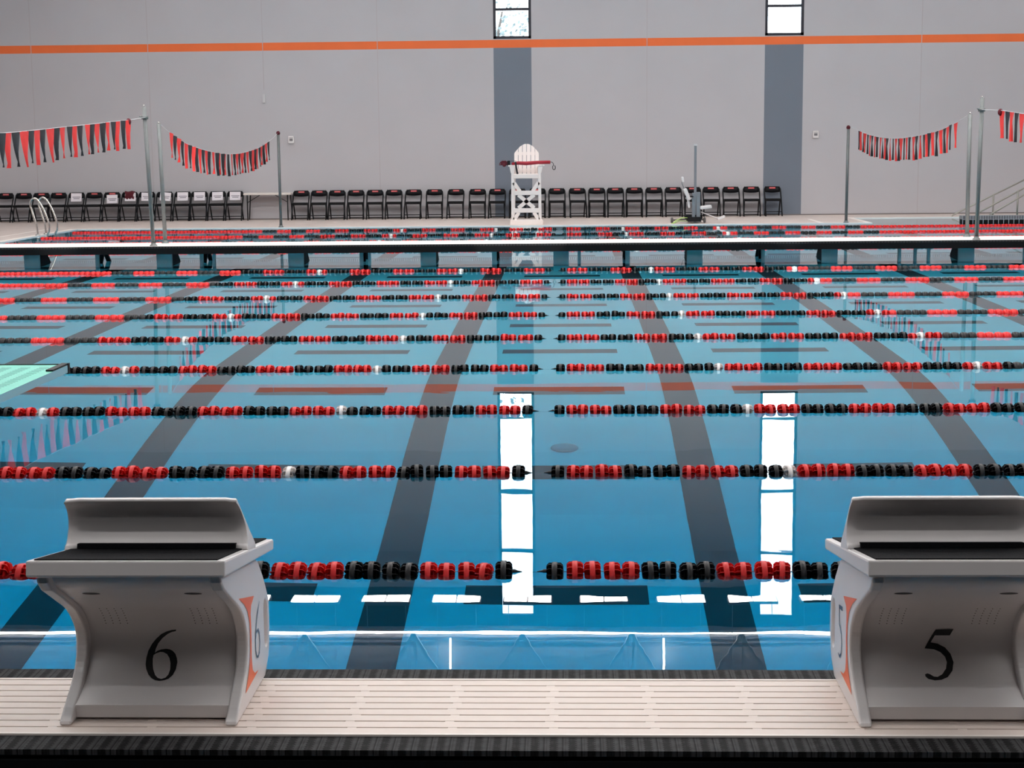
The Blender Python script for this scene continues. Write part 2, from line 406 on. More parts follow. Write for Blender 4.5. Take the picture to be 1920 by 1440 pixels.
# ------------------------------------------------------------------ roof things seen in the reflections, and lights
for k, x in enumerate((-14.0, -10.85, -7.7, -4.55, -1.4, 1.75, 4.9, 8.05, 11.2)):
    e = thing('truss_brace', 'pale steel V brace under the eaves high on the far wall', 'brace', (x + 0.05, WY - 0.25, 11.92), 0, 'steel braces under the eaves')
    mb = MB(); mb.bar((0, 0, 0), (-0.95, 0, 1.5), 0.09); build('strut', mb, M_truss, e)
    mb = MB(); mb.bar((0, 0, 0), (0.95, 0, 1.5), 0.09); build('strut', mb, M_truss, e)
    mb = MB(); mb.bar((0.05, 0, 0), (0.05, 0, 1.5), 0.06); build('hanger', mb, M_truss, e)
mb = MB(); mb.box(RX0, RX1, WY - 0.28, WY, 11.76, 11.84); struct('trim_20', mb, mat('cove_ledge', rgb(210, 210, 212), 0.5))
mb = MB(); mb.box(RX0 + .1, RX1 - .1, WY - 0.27, WY - 0.2, 11.82, 11.92)  # glow added for a lit pale flange, also brightens the eaves
tag(build('eave_glow_strip', mb, M_strip), 'long bright edge with added glow along the top of the far wall', 'light')
for z in (12.1, 12.22): 
    mb = MB(); mb.box(RX0, RX1, WY - 0.06, WY, z - 0.015, z + 0.015); struct('trim_%d' % (21 if z < 12.2 else 22), mb, M_pil)
for x in (-3.42, 2.72):  # pale hanging bars, given a glow of their own
    mb = MB(); mb.tube([(x, WY - 0.3, 12.05), (x + 0.02 * (1 if x > 0 else -1), WY - 0.3, 12.95)], 0.03)
    tag(build('hanging_glow_bar', mb, M_strip), 'slim white bar with added glow hanging %s high under the roof' % ('left of the middle' if x < 0 else 'right of the middle'), 'light')
for i, x in enumerate((-12.04, -10.2, -8.38, -6.55, -4.72, -2.9, -1.06, 0.9, 2.89, 4.71, 6.54, 8.37, 10.2, 12.04, 13.87, 15.7)):
    e = thing('ceiling_light', 'twin ceiling light mirrored in the near water, %s from the left of the bright row' % ORD[max(1, min(8, i - 2))], 'light', (x, 40, 9.54), 0, 'row of lamps mirrored in the near water')
    if not 3 <= i <= 10:
        for q in ('label', 'category', 'group'): del e[q]
        e['kind'] = 'structure'
    mb = MB(); mb.box(-.63, .63, -.27, .27, 0.03, 0.12); build('housing', mb, mat('lamp_housing', rgb(120, 110, 112), 0.6), e)
    for sx in (-0.31, 0.31):
        mb = MB(); mb.box(sx - .29, sx + .29, -.25, .25, 0.0, 0.03); build('diffuser', mb, M_lamp, e)
    mb = MB(); mb.tube([(0.5, 0, 0.1), (0.5, 0, CEIL - 9.54)], 0.008, 5); mb.tube([(-0.5, 0, 0.1), (-0.5, 0, CEIL - 9.54)], 0.008, 5); build('suspension_wire', mb, M_truss, e)
for k, (y, wdt) in enumerate(((33.2, .30), (27.6, .92), (21.2, .68), (15.2, .84), (9.2, .32), (0.9, .26), (-2.0, .11))):  # unseen rows added and sized to light the pool and blocks
    e = thing('unseen_strip', 'unseen strip light added across the hall above the pool, %s from the far wall' % ORD[k + 1], 'light', (0, y, 9.54), 0, 'unseen strip lights across the hall')
    for q in ('label', 'category', 'group'): del e[q]
    e['kind'] = 'structure'; e.name = 'unseen_ceiling_strip_%d' % (k + 1)
    mb = MB(); mb.box(-17, 17, -wdt / 2 - .03, wdt / 2 + .03, .03, .12); build('housing', mb, mat('lamp_housing', rgb(120, 110, 112), 0.6), e)
    mb = MB(); mb.box(-16.9, 16.9, -wdt / 2, wdt / 2, 0, .03); build('diffuser', mb, M_lamp, e)
    mb = MB()
    for x in (-15, -9, -3, 3, 9, 15): mb.tube([(x, 0, .1), (x, 0, CEIL - 9.54)], 0.008, 5)
    build('suspension_wire', mb, M_truss, e)
# tree outside the left window
e = thing('tree', 'pale leafy tree seen through the bottom pane of the left window', 'tree', (-2.4, 54.0, 0))
mb = MB(); mb.tube([(0, 0, 0), (0.1, 0, 2.5), (-0.1, 0.1, 4.5), (0.3, 0, 6.4)], [0.16, 0.13, 0.09, 0.03]); build('trunk', mb, M_bark, e)
mb = MB(); rr = random.Random(3)
for k in range(950):
    a = rr.random() * 6.283; r = 1.9 * math.sqrt(rr.random()); z = 5.3 + rr.gauss(0, 0.62)
    c = Vector((r * math.cos(a), r * math.sin(a) * 0.8, z)); q = Vector((rr.gauss(0,1), rr.gauss(0,1), rr.gauss(0,1))).normalized(); t = q.orthogonal().normalized(); u = q.cross(t)
    s = rr.uniform(0.06, 0.13); mb.add([c - t*s, c + u*s*.5, c + t*s, c - u*s*.5], [(0,1,2,3)])
tag(build('foliage', mb, M_leaf, e, fix=False), kind='stuff')

# ------------------------------------------------------------------ bulkheads
def grating(x0, x1, y0, y1, rows, ztop, pitch=0.29, slot=0.007, stag=0.0):
    mb = MB(); h = 0.03; w = (y1 - y0) / rows
    for r in range(rows):
        a = y0 + r * w + (slot / 2 if r else 0); b = y0 + (r + 1) * w - (slot / 2 if r < rows - 1 else 0)
        mb.box(x0, x1, a, b, ztop - h, ztop)
    n = int((x1 - x0) / pitch)
    for r in range(1, rows):
        y = y0 + r * w
        for k in range(n):
            x = x0 + k * pitch + (0.012 if r % 2 else 0); mb.box(x, x + 0.026, y - slot/2, y + slot/2, ztop - h, ztop - 0.0006)
    return mb
# near bulkhead
nb = thing('bulkhead', 'near white slatted bulkhead walkway with black rubber edges carrying the starting blocks', 'bulkhead', (0, 4.57, 0))
BX0, BX1 = PX0 + 0.05, PX1 - 0.05
build('deck_grating', grating(-5.0, 5.0, 4.335 - 4.57, 4.80 - 4.57, 9, ZB), M_slat, nb)
mb = MB(); mb.box(BX0, -5.0, -.235, .23, ZB - .03, ZB); mb.box(5.0, BX1, -.235, .23, ZB - .03, ZB); build('deck_grating', mb, M_slat, nb)
mb = MB(); mb.box(BX0, BX1, .238, .345, ZB - .02, ZB - .004); build('edge_grip', mb, M_grip, nb)
mb = MB(); mb.box(BX0, BX1, -.35, -.243, ZB - .02, ZB - .004); build('edge_grip', mb, M_grip, nb)
mb = MB(); mb.box(BX0, BX1, .228, .2395, ZB - .03, ZB + .002); build('edge_trim', mb, M_coping, nb)
mb = MB(); mb.box(BX0, BX1, -.2445, -.233, ZB - .03, ZB + .002); build('edge_trim', mb, M_coping, nb)
mb = MB(); mb.box(BX0, BX1, -.35, .345, -0.05, ZB - .035); build('hull', mb, M_hull, nb)

# far bulkhead
FY = 27.62
fb = thing('bulkhead', 'far white bulkhead walkway with black side crossing the pool behind the lane ropes', 'bulkhead', (0, FY, 0))
mb = MB(); mb.box(BX0, BX1, .10, 1.19, ZB - .03, ZB); build('deck_grating', mb, M_coping, fb)
mb = MB(); mb.box(BX0, BX1, 0, .10, ZB - .03, ZB - .002); build('edge_grip', mb, M_grip, fb)
mb = MB(); mb.box(BX0, BX1, 0, .06, ZB - .135, ZB - .03); mb.box(BX0, BX1, 1.13, 1.19, ZB - .135, ZB - .03); build('side_panel', mb, M_hull, fb)
mb = MB()
k = BX0
while k < BX1:
    mb.box(k, k + 0.05, .06, 1.13, ZB - .055, ZB - .03); k += 0.105
tag(build('joist', mb, M_slat, fb), kind='stuff')
mb = MB(); mb.box(BX0, BX1, 1.15, 1.19, -.10, -.01); mb.box(BX0, BX1, 1.15, 1.19, -1.45, -.72)
k = BX0
while k < BX1:
    mb.box(k, k + .021, 1.155, 1.185, -.72, -.10); k += .038
build('slotted_panel', mb, M_white, fb)
mb = MB(); mb.box(BX0, BX1, 1.14, 1.19, -1.93, -1.45); build('shadow_panel', mb, M_hull, fb)  # dark panel added for the shadow below the slotted panel
for x in (-11.8, -9.43, -7.075, -4.75, -2.425, -0.105, 2.215, 4.545, 6.89, 9.25, 11.6):
    mb = MB(); mb.box(x - .135, x + .135, .28, .34, -0.9, ZB - .03); build('support_plate', mb, M_gray, fb)
    s = 1 if x < 0.5 else -1
    mb = MB(); xe = x + s * 0.135
    f = lambda o: (lambda u, v: (xe + o, u, v))
    mb.prism([(.34, .26), (.62, .26), (.90, .02), (1.02, -.2), (.8, -.5), (.34, -.7)], f(0), f(-s * .02)); build('support_web', mb, M_hull, fb)
for x, w in ((-8.27, .06), (-6.42, .06), (-6.2, .05), (-3.6, .06), (-3.46, .05), (-1.27, .08), (0.21, .055), (1.05, .08), (3.4, .06), (5.75, .05), (6.02, .05), (6.25, .05), (7.9, .055)):
    mb = MB(); mb.box(x - w / 2, x + w / 2, .30, .36, -0.8, ZB - .03); build('post', mb, M_gray, fb)
    s = 1 if x < 0.5 else -1
    if w >= .06:
        mb = MB(); mb.bar((x + s*.03, .36, -.05), (x + s * .03, .62, .26), 0.07, 0.05); mb.bar((x + s*.03, .62, .26), (x + s * .03, .95, -.02), 0.07, 0.05); build('brace', mb, M_hull, fb)

# ------------------------------------------------------------------ starting blocks
near_prof = [(-.21, 0), (-.205, .012), (-.165, .04), (-.10, .078), (-.045, .122), (-.018, .18), (-.03, .24), (-.095, .31), (-.20, .372), (-.305, .43), (-.335, .46), (-.34, .478)]
far_prof = [(.172, .393), (.225, .345), (.261, .31), (.315, .245), (.332, .20), (.327, .107), (.30, .045), (.235, 0)]
def yface(z):
    pr = near_prof
    for (ya, za), (yb, zb) in zip(pr, pr[1:]):
        if za <= z <= zb and zb > za:
            t = (z - za) / (zb - za); return ya + (yb - ya) * t
    return pr[-1][0]
def smooth_prof(pr, n=4):
    out = []
    for i in range(len(pr) - 1):
        p0 = pr[max(i - 1, 0)]; p1 = pr[i]; p2 = pr[i + 1]; p3 = pr[min(i + 2, len(pr) - 1)]
        for k in range(n):
            t = k / n
            out.append(tuple(0.5 * ((2 * p1[c]) + (-p0[c] + p2[c]) * t + (2*p0[c] - 5*p1[c] + 4*p2[c] - p3[c]) * t*t + (-p0[c] + 3*p1[c] - 3*p2[c] + p3[c]) * t**3) for c in (0, 1)))
    out.append(pr[-1]); return out
near_prof = near_prof[:2] + smooth_prof(near_prof[2:10], 4) + near_prof[10:]
far_s = far_prof[:1] + smooth_prof(far_prof[1:7], 3) + far_prof[7:]
INS = 0.032
FACE = [(-.155, .043)] + [(y + INS, z) for y, z in near_prof if z > .075]
def facepoint(x, z, out=0.0015):
    # point just in front of the recessed near face
    y = yface(z) + INS
    for (ya, za), (yb, zb) in zip(FACE, FACE[1:]):
        if za <= z <= zb: y = ya + (yb - ya) * (z - za) / (zb - za)
    return (x, y - out, z)
SIX = [(0.0386,0.2209),(0.025,0.2198),(0.0087,0.2145),(-0.0078,0.2059),(-0.0243,0.1911),(-0.0372,0.1755),(-0.0475,0.1563),(-0.0521,0.1368),(-0.052,0.1211),(-0.0473,0.109),(-0.0378,0.0976),(-0.026,0.09),(-0.0137,0.0857),(-0.0008,0.0843),(0.0143,0.0858),(0.0257,0.089),(0.0358,0.0966),(0.0419,0.1091),(0.0435,0.1264),(0.0406,0.1369),(0.0349,0.1479),(0.0265,0.1558),(0.0168,0.1601),(0.0057,0.1615),(-0.0084,0.1598),(-0.0192,0.1563),(-0.0273,0.1506),(-0.0257,0.1606),(-0.0183,0.177),(-0.0054,0.1927),(0.0111,0.2059),(0.0243,0.2127),(0.0372,0.2159)]
SIXH = [(-0.0308,0.1445),(-0.0234,0.1492),(-0.0111,0.1529),(-0.0016,0.1523),(0.0098,0.147),(0.018,0.1369),(0.0229,0.1238),(0.0247,0.109),(0.0224,0.0977),(0.0157,0.0912),(0.0041,0.0885),(-0.0075,0.0907),(-0.0172,0.0966),(-0.0263,0.109),(-0.0304,0.1212),(-0.032,0.1342)]
FIVE = [(-0.002,0.2228),(0.05,0.2241),(0.0408,0.2034),(-0.0032,0.2034),(-0.0151,0.1819),(0.0055,0.1781),(0.027,0.1675),(0.0423,0.1498),(0.0486,0.1285),(0.0418,0.1088),(0.0246,0.095),(0.0041,0.0892),(-0.0151,0.0881),(-0.0331,0.0911),(-0.0397,0.096),(-0.0401,0.1007),(-0.0326,0.1027),(-0.025,0.1007),(-0.0155,0.0961),(-0.0049,0.0953),(0.0101,0.1008),(0.0238,0.113),(0.0291,0.1285),(0.0253,0.1425),(0.0128,0.1548),(-0.0058,0.1623),(-0.0328,0.1648)]
def filled(polys, cut=True):
    # fill outline + holes in 2D, split by height so it can follow the curved face; returns (verts2d, faces)
    cu = bpy.data.curves.new('tmp', 'CURVE'); cu.dimensions = '2D'; cu.fill_mode = 'BOTH'
    for pl in polys:
        s = cu.splines.new('POLY'); s.points.add(len(pl) - 1); s.use_cyclic_u = True
        for pt, (a, b) in zip(s.points, pl): pt.co = (a, b, 0, 1)
    o = bpy.data.objects.new('tmp', cu); C.objects.link(o); bpy.context.view_layer.update()
    me = bpy.data.meshes.new_from_object(o.evaluated_get(bpy.context.evaluated_depsgraph_get()))
    bpy.data.objects.remove(o); bpy.data.curves.remove(cu)
    bm = bmesh.new(); bm.from_mesh(me); bpy.data.meshes.remove(me)
    bmesh.ops.remove_doubles(bm, verts=bm.verts, dist=1e-5)
    if cut:
        for k in range(1, 40):
            z = k * 0.012
            bmesh.ops.bisect_plane(bm, geom=bm.verts[:] + bm.edges[:] + bm.faces[:], plane_co=(0, z, 0), plane_no=(0, 1, 0), dist=1e-6)
    bm.verts.index_update()
    vs = [(v.co.x, v.co.y) for v in bm.verts]; fs = [[v.index for v in f.verts] for f in bm.faces]; bm.free()
    return vs, fs
def ribbon(pts, w):
    # outline of a stroke along pts (list of 2D), width list
    L, R = [], []
    n = len(pts)
    for i, p in enumerate(pts):
        a = Vector(pts[max(i-1, 0)]); b = Vector(pts[min(i+1, n-1)]); d = (b - a).normalized(); nn = Vector((-d.y, d.x)); ww = w[i] / 2 if isinstance(w, list) else w / 2
        L.append(tuple(Vector(p) + nn * ww)); R.append(tuple(Vector(p) - nn * ww))
    return L + R[::-1]
DECAL = [(4.470,.356),(4.545,.318),(4.590,.283),(4.612,.24),(4.614,.188),(4.604,.142),(4.580,.102),(4.520,.052),(4.722,.058),(4.665,.067),(4.634,.088),(4.626,.131),(4.634,.18),(4.634,.232),(4.632,.262),(4.645,.286),(4.69,.302)]
SIDE6 = [(4.772,.262),(4.735,.235),(4.705,.20),(4.690,.16),(4.690,.128),(4.704,.106),(4.724,.100),(4.745,.108),(4.757,.135),(4.752,.165),(4.735,.184),(4.712,.182),(4.694,.165)]
SIDE5 = [(4.700,.258),(4.758,.250),(4.752,.196),(4.735,.192),(4.712,.176),(4.702,.145),(4.710,.115),(4.735,.098),(4.762,.102)]
def starting_block(cx, num, label):
    e = thing('starting_block', label, 'starting block', (cx, 4.6, ZB + .001), 0, 'starting blocks on the near bulkhead')
    outline = near_prof + far_s
    W = 0.2595; T = 0.036
    for s in (-1, 1):
        mb = MB(); xo, xi = s * W, s * (W - T)
        mb.prism(outline, lambda u, v: (xo, u, v), lambda u, v: (xi, u, v))
        o = build('side_panel', mb, M_white, e)
        cb = bpy.data.meshes.new('cut'); bmc = bmesh.new()
        # recessed hand slot cut into the outer face near the water side
        sl = []
        for k in range(24):
            t = 2 * math.pi * k / 24; sl.append((0.268 + 0.027 * math.cos(t), 0.165 + 0.033 * math.sin(t) + (0.043 if math.sin(t) >= 0 else -0.043)))
        vs = [bmc.verts.new((s * (W + .01), u, v)) for u, v in sl] + [bmc.verts.new((s * (W - 0.026), u, v)) for u, v in sl]
        bmc.faces.new(vs[:24]); bmc.faces.new(vs[24:][::-1])
        for k in range(24): bmc.faces.new((vs[k], vs[(k+1) % 24], vs[24 + (k+1) % 24], vs[24 + k]))
        bmesh.ops.recalc_face_normals(bmc, faces=bmc.faces); bmc.to_mesh(cb); bmc.free()
        co = bpy.data.objects.new('cut', cb); C.objects.link(co); co.parent = e
        md = o.modifiers.new('slot', 'BOOLEAN'); md.operation = 'DIFFERENCE'; md.object = co; md.solver = 'EXACT'
        bv = o.modifiers.new('round', 'BEVEL'); bv.width = 0.011; bv.segments = 3; bv.limit_method = 'ANGLE'; bv.angle_limit = 0.9
        bpy.context.view_layer.update()
        me = bpy.data.meshes.new_from_object(o.evaluated_get(bpy.context.evaluated_depsgraph_get()))
        o.modifiers.clear(); o.data = me
        for p in me.polygons: p.use_smooth = False
        bpy.data.objects.remove(co); bpy.data.meshes.remove(cb)
    # recessed near face, curved, with toe board; far face
    mb = MB(); mb.smooth = True; w = W - T + 0.002
    pr = FACE
    for (ya, za), (yb, zb) in zip(pr, pr[1:]): mb.quad((-w, ya, za), (w, ya, za), (w, yb, zb), (-w, yb, zb))
    mb.smooth = False
    mb.box(-w, w, -.158, -.138, 0.007, 0.044)
    build('rear_shell', mb, M_white, e)
    mb = MB(); mb.smooth = True
    for (ya, za), (yb, zb) in zip(far_s, far_s[1:]): mb.quad((-w, ya - .012, za), (w, ya - .012, za), (w, yb - .012, zb), (-w, yb - .012, zb))
    build('front_shell', mb, M_white, e)
    # sloped platform with black tread
    zt = lambda y: 0.532 - 0.1642 * (y + 0.365)
    PW = 0.2765; ya, yb = -.365, .354; th = 0.046
    mb = MB(); poly = [(ya, zt(ya)), (yb, zt(yb)), (yb - .006, zt(yb) - .034), (ya - .0075, zt(ya) - th)]
    mb.prism(poly, lambda u, v: (-PW, u, v), lambda u, v: (PW, u, v)); build('platform', mb, M_white, e, bevel=0.006)
    mb = MB(); TW = PW - 0.022
    mb.prism([(ya + .008, zt(ya + .008) - .002), (yb - .006, zt(yb - .006) - .002), (yb - .006, zt(yb - .006) + .0035), (ya + .008, zt(ya + .008) + .0035)], lambda u, v: (-TW, u, v), lambda u, v: (TW, u, v))
    build('tread_mat', mb, M_mat, e)
    # curved track fin
    FW = 0.275
    sec_n = [(-.035, zt(-.035) + .001), (-.03, zt(-.03) + .012), (-.018, zt(0) + .022), (-.004, zt(0) + .042), (.004, zt(0) + .075), (-.006, zt(0) + .11), (-.026, zt(0) + .138), (-.045, zt(0) + .153)]
    sec_f = [(-.040, zt(0) + .163), (-.03, zt(0) + .16), (.0, zt(0) + .115), (.04, zt(0) + .05), (.068, zt(0) + .008), (.07, zt(.07) + .001)]
    def fin_half(u): return FW - 0.0 - 0.05 * max(0, (u - zt(0)) / 0.16) ** 1.0 * 0.55
    mb = MB(); sec = smooth_prof(sec_n, 3) + smooth_prof(sec_f[1:], 3)
    n = len(sec)
    xsn = [-1, -.985, -.94, -.86, .86, .94, .985, 1]
    o0 = len(mb.v)
    for q in xsn:
        for (u, v) in sec:
            h = FW - 0.03 * max(0.0, (v - zt(0)) / 0.16) * (1 if q > 0 else 0.35)
            uu = u + (0.012 if abs(q) < .9 and u < .02 else 0.0)
            mb.v.append((q * h, uu, v - (0.004 if abs(q) == 1 else 0)))
    mb.smooth = True
    for i in range(len(xsn) - 1):
        mid = i == 3
        for k in range(n - 1):
            mb.face((o0 + i*n + k, o0 + i*n + k + 1, o0 + (i+1)*n + k + 1, o0 + (i+1)*n + k))
        mb.face((o0 + i*n, o0 + (i+1)*n, o0 + (i+1)*n + n - 1, o0 + i*n + n - 1))
    mb.smooth = False
    mb.face([o0 + k for k in range(n)]); mb.face([o0 + (len(xsn)-1)*n + k for k in range(n)][::-1])
    fin = build('track_fin', mb, M_white, e)
    # dark slot under the middle of the fin
    mb = MB(); mb.prism([(-.045, zt(-.045) + .0036), (-.012, zt(-.012) + .0036), (-.006, zt(0) + .019), (-.04, zt(-.02) + .021)], lambda u, v: (-.235, u + .007, v), lambda u, v: (.235, u + .007, v))
    build('fin_slot', mb, M_mat, fin)
    # numbers
    vs, fs = filled([SIX, SIXH] if num == 6 else [FIVE])
    mb = MB(); mb.add([facepoint(a, b) for a, b in vs], fs); o = build('number', mb, M_digit, e, fix=False); o['label'] = 'black numeral %d' % num
    s = 1 if num == 6 else -1
    vs, fs = filled([[(a - 4.6, b) for a, b in DECAL]], cut=False)
    mb = MB(); mb.add([(s * (W + .0012), a, b) for a, b in vs], fs); build('stripe_decal', mb, M_decal, e, fix=False)
    st = [(a - 4.6, b) for a, b in (SIDE6 if num == 6 else SIDE5)]
    wd = [0.003] + [0.008] * (len(st) - 2) + [0.004]
    if num == 5: wd[0] = wd[1] = 0.014
    if num == 5: st = [(-(a - .135) + .135, b) if False else (a, b) for a, b in st]
    mb = MB()
    rb = ribbon(st, wd); n = len(st)
    mb.add([(s * (W + .0016), a, b) for a, b in rb], [(i, i + 1, 2 * n - 2 - i, 2 * n - 1 - i) for i in range(n - 1)])
    build('side_number', mb, M_side, e, fix=False)
    # slots and drainage perforations
    for xc in (-.146, .147):
        mb = MB(); pts = [(xc + 0.026 * math.cos(t * 0.2618), 0.394 + 0.006 * math.sin(t * 0.2618)) for t in range(24)]
        mb.add([facepoint(a, b, .0012) for a, b in pts], [tuple(range(24))]); build('drain_slot', mb, M_digit, e, fix=False)
    for x0 in (-.170, .100):
        mb = MB()
        for c in range(4):
            for r in range(7):
                xx = x0 + c * 0.0218; z = .306 - r * 0.0103
                pts = [(xx + 0.0019 * math.cos(t * 1.0472), z + 0.0016 * math.sin(t * 1.0472)) for t in range(6)]
                mb.add([facepoint(a, b, .0012) for a, b in pts], [tuple(range(6))])
        tag(build('perforation', mb, mat('hole_brown', rgb(40, 33, 26), 0.8), e, fix=False), kind='stuff')
    return e
starting_block(-1.2175, 6, 'white moulded starting block marked with a black 6')
starting_block(1.085, 5, 'white moulded starting block marked with a black 5')

# ------------------------------------------------------------------ lane ropes
def disc_mesh(m, name, hi=True):
    mb = MB(); n = 22 if hi else 10; R = 0.076; L = 0.0385; bw = 0.0125
    # raised centre band
    mb.lathe([(R * .80, -bw), (R, -bw), (R, bw), (R * .80, bw)], 'x', n)
    # hub and end rims
    mb.lathe([(0.012, -L), (0.012, L)], 'x', 8 if hi else 5)
    nf = 7 if hi else 4
    for k in range(nf):
        t = math.pi * k / nf; c, s = math.cos(t), math.sin(t); th = 0.0014
        rr = R * 0.955; e = 0.011
        pl = [(-L, -rr + e), (-L + e, -rr), (L - e, -rr), (L, -rr + e), (L, rr - e), (L - e, rr), (-L + e, rr), (-L, rr - e)]
        mb.prism(pl, lambda u, v: (u, v * c - th * s, v * s + th * c), lambda u, v: (u, v * c + th * s, v * s - th * c))
    # mid web discs
    for x in (-0.026, 0.026):
        mb.lathe([(0.004, x), (R * .88, x)], 'x', n)
    return mb.mesh(name, m)
DM = {c: disc_mesh(m, 'float_disc') for c, m in (('r', M_redd), ('k', M_blackd), ('w', M_whited))}
LO = {}
def lo_data():
    mb = MB(); n = 8; R = 0.075; L = 0.037
    mb.lathe([(0.002, -L), (R * .85, -L), (R * .95, -L + .008), (R * .95, -.0125), (R, -.0125), (R, .0125), (R * .95, .0125), (R * .95, L - .008), (R * .85, L), (0.002, L)], 'x', 10)
    return mb
def colour(i):
    if i in (16, 42): return 'w'
    if i >= 81: return 'r'
    return 'k' if (i == 0 or ((i - 1) // 4) % 2 == 1) else 'r'
def offs(i):   # disc centre distance from the rope end: touching pairs with a ball spacer between
    return 0.042 + i * 0.0873 + (0.0028 if i % 2 else -0.0028)
XL, XR = -0.2616, -0.1025
def lane_rope(y, label, xmin=PX0 + .35, xmax=PX1 - .35, wob=0.0):
    e = thing('lane_rope', label, 'lane rope', (0, y, 0), 0, 'red and black lane ropes')
    items = []
    for s, x0, lim in ((-1, XL, xmin), (1, XR, xmax)):
        i = 0
        while True:
            x = x0 + s * offs(i)
            if (s < 0 and x < lim + .05) or (s > 0 and x > lim - .05): break
            items.append((abs(x - y * -0.0342), x, colour(i))); i += 1
    # nearest-to-the-middle hundred as parts, the rest as one part
    items.sort()
    rd = random.Random(int(y * 1000)); lo = lo_data()
    rest = MB()
    for j, (_, x, c) in enumerate(items):
        if j < 98:
            o = bpy.data.objects.new('float_disc', DM[c]); C.objects.link(o); o.parent = e
            o.location = (x, rd.gauss(0, .002), rd.gauss(-0.029, .003)); o.rotation_euler = (rd.random() * 3.14, rd.gauss(0, .04), rd.gauss(0, .05))
        else:
            rest.mi = {'r': 0, 'k': 1, 'w': 2}[c]; o0 = len(rest.v)
            rest.v.extend([(v[0] + x, v[1], v[2] - .029) for v in lo.v])
            for f in lo.f: rest.f.append(tuple(i + o0 for i in f)); rest.m.append(rest.mi); rest.sm.append(True)
    if rest.v: tag(build('float_disc', rest, [M_redd, M_blackd, M_whited], e, fix=False), kind='stuff')
    mb = MB(); mb.tube([(xmin - .3, 0, 0), (XL, 0, 0), (XL + .05, 0, -.004), (XR - .05, 0, -.006), (XR, 0, 0), (xmax + .3, 0, 0)], 0.003, 5)
    build('cable', mb, M_steel, e)
    for s, x in ((-1, XL), (1, XR)):
        mb = MB(); mb.lathe([(0.013, x + .0), (0.013, x - s * .012), (0.008, x - s * .022), (0.002, x - s * .045)], 'x', 8); build('end_cone', mb, M_blackd, e)
    # ball spacers between disc pairs
    mb = MB(); 
    for s, x0 in ((-1, XL), (1, XR)):
        for i in range(1, 48, 2):
            x = x0 + s * (0.042 + (i + 0.5) * 0.0873); c = colour(i)
            if -9 < x < 9: mb.mi = {'r': 0, 'k': 1, 'w': 2}[c]; mb.sphere((x, -0.004, 0.004), 0.012, 7, 5, (1.0, 1, 1))
    tag(build('spacer_ball', mb, [M_redd, M_blackd, M_whited], e, fix=False), kind='stuff')
    return e
names = ['lane rope nearest to the starting blocks, floating just beyond them', 'second lane rope from the starting blocks', 'third lane rope from the starting blocks',
         'fourth lane rope from the starting blocks, passing behind the aqua board tip', 'fifth lane rope from the starting blocks', 'sixth lane rope from the starting blocks',
         'seventh lane rope from the starting blocks', 'eighth lane rope from the starting blocks', 'ninth lane rope, last one in front of the far bulkhead']
for k in range(9): lane_rope(Y0 + k * D, 'red and black ' + names[k])
for y, l in ((30.75, 'red and black lane rope glimpsed under the far bulkhead'), (33.75, 'red lane rope end showing at far left just over the far bulkhead'),
             (36.1, 'red and black lane rope right behind the far bulkhead'), (38.45, 'red and black lane rope farthest away, in front of the far deck')):
    lane_rope(y, l)

# ------------------------------------------------------------------ flag poles and backstroke flags
def pole(x, y, z0, z1, r, label, lean=0.0, clampz=None, knob=None):
    e = thing('flag_pole', label, 'pole', (x, y, z0), 0, 'poles for the pennant lines')
    h = z1 - z0
    mb = MB(); mb.tube([(0, 0, 0), (lean, 0, h)], r, 10); build('shaft', mb, M_steel, e)
    mb = MB(); mb.lathe([(r * 1.9, 0), (r * 1.9, .012), (r * 1.2, .03), (r * 1.2, .06)], n=12); build('base_collar', mb, M_steel, e)
    mb = MB(); mb.tube([(lean, 0, h), (lean, 0, h + 0.03)], r * 0.3, 6); build('top_pin', mb, M_chrome, e)
    if clampz:
        mb = MB(); q = clampz - z0; lx = lean * q / h
        mb.lathe([(r * 1.0, q - .03), (r * 1.7, q - .03), (r * 1.7, q + .03), (r * 1.0, q + .03)], n=10, c=(lx, 0, 0)); mb.tube([(lx - r, -.01, q), (lx - r - .05, -.03, q + .02)], .012, 6); build('clamp', mb, M_steel, e)
    if knob:
        mb = MB(); mb.sphere((lean, 0, h - .01), .05, 10, 8, (1, 1, 1.1)); o = build('cleat', mb, M_maroon, e); o['label'] = 'dark red cleat'
    return e
pole(-7.238, 27.85, ZB, 2.714, .036, 'tall steel pole at left on the near edge of the far bulkhead', -.064, 2.53)
pole(-7.226, 28.633, ZB, 2.433, .036, 'shorter steel pole at left on the far edge of the far bulkhead', -.031)
pole(-7.209, 40.29, ZD, 2.373, .036, 'steel pole on the far deck in front of the white folding table', 0.0, None, True)
pole(6.942, 40.25, ZD, 2.369, .036, 'steel pole on the far deck right of the slate wall bands', 0.012, None, True)
pole(7.089, 28.72, ZB, 2.456, .036, 'shorter steel pole at right on the far edge of the far bulkhead', -.011)
pole(7.026, 27.80, ZB, 2.708, .036, 'tall steel pole at right on the near edge of the far bulkhead', .021, 2.51)
pole(-7.27, 4.60, ZB, 2.6, .036, 'steel pole on the near bulkhead out at the left')
pole(7.0, 4.60, ZB, 2.6, .036, 'steel pole on the near bulkhead out at the right')
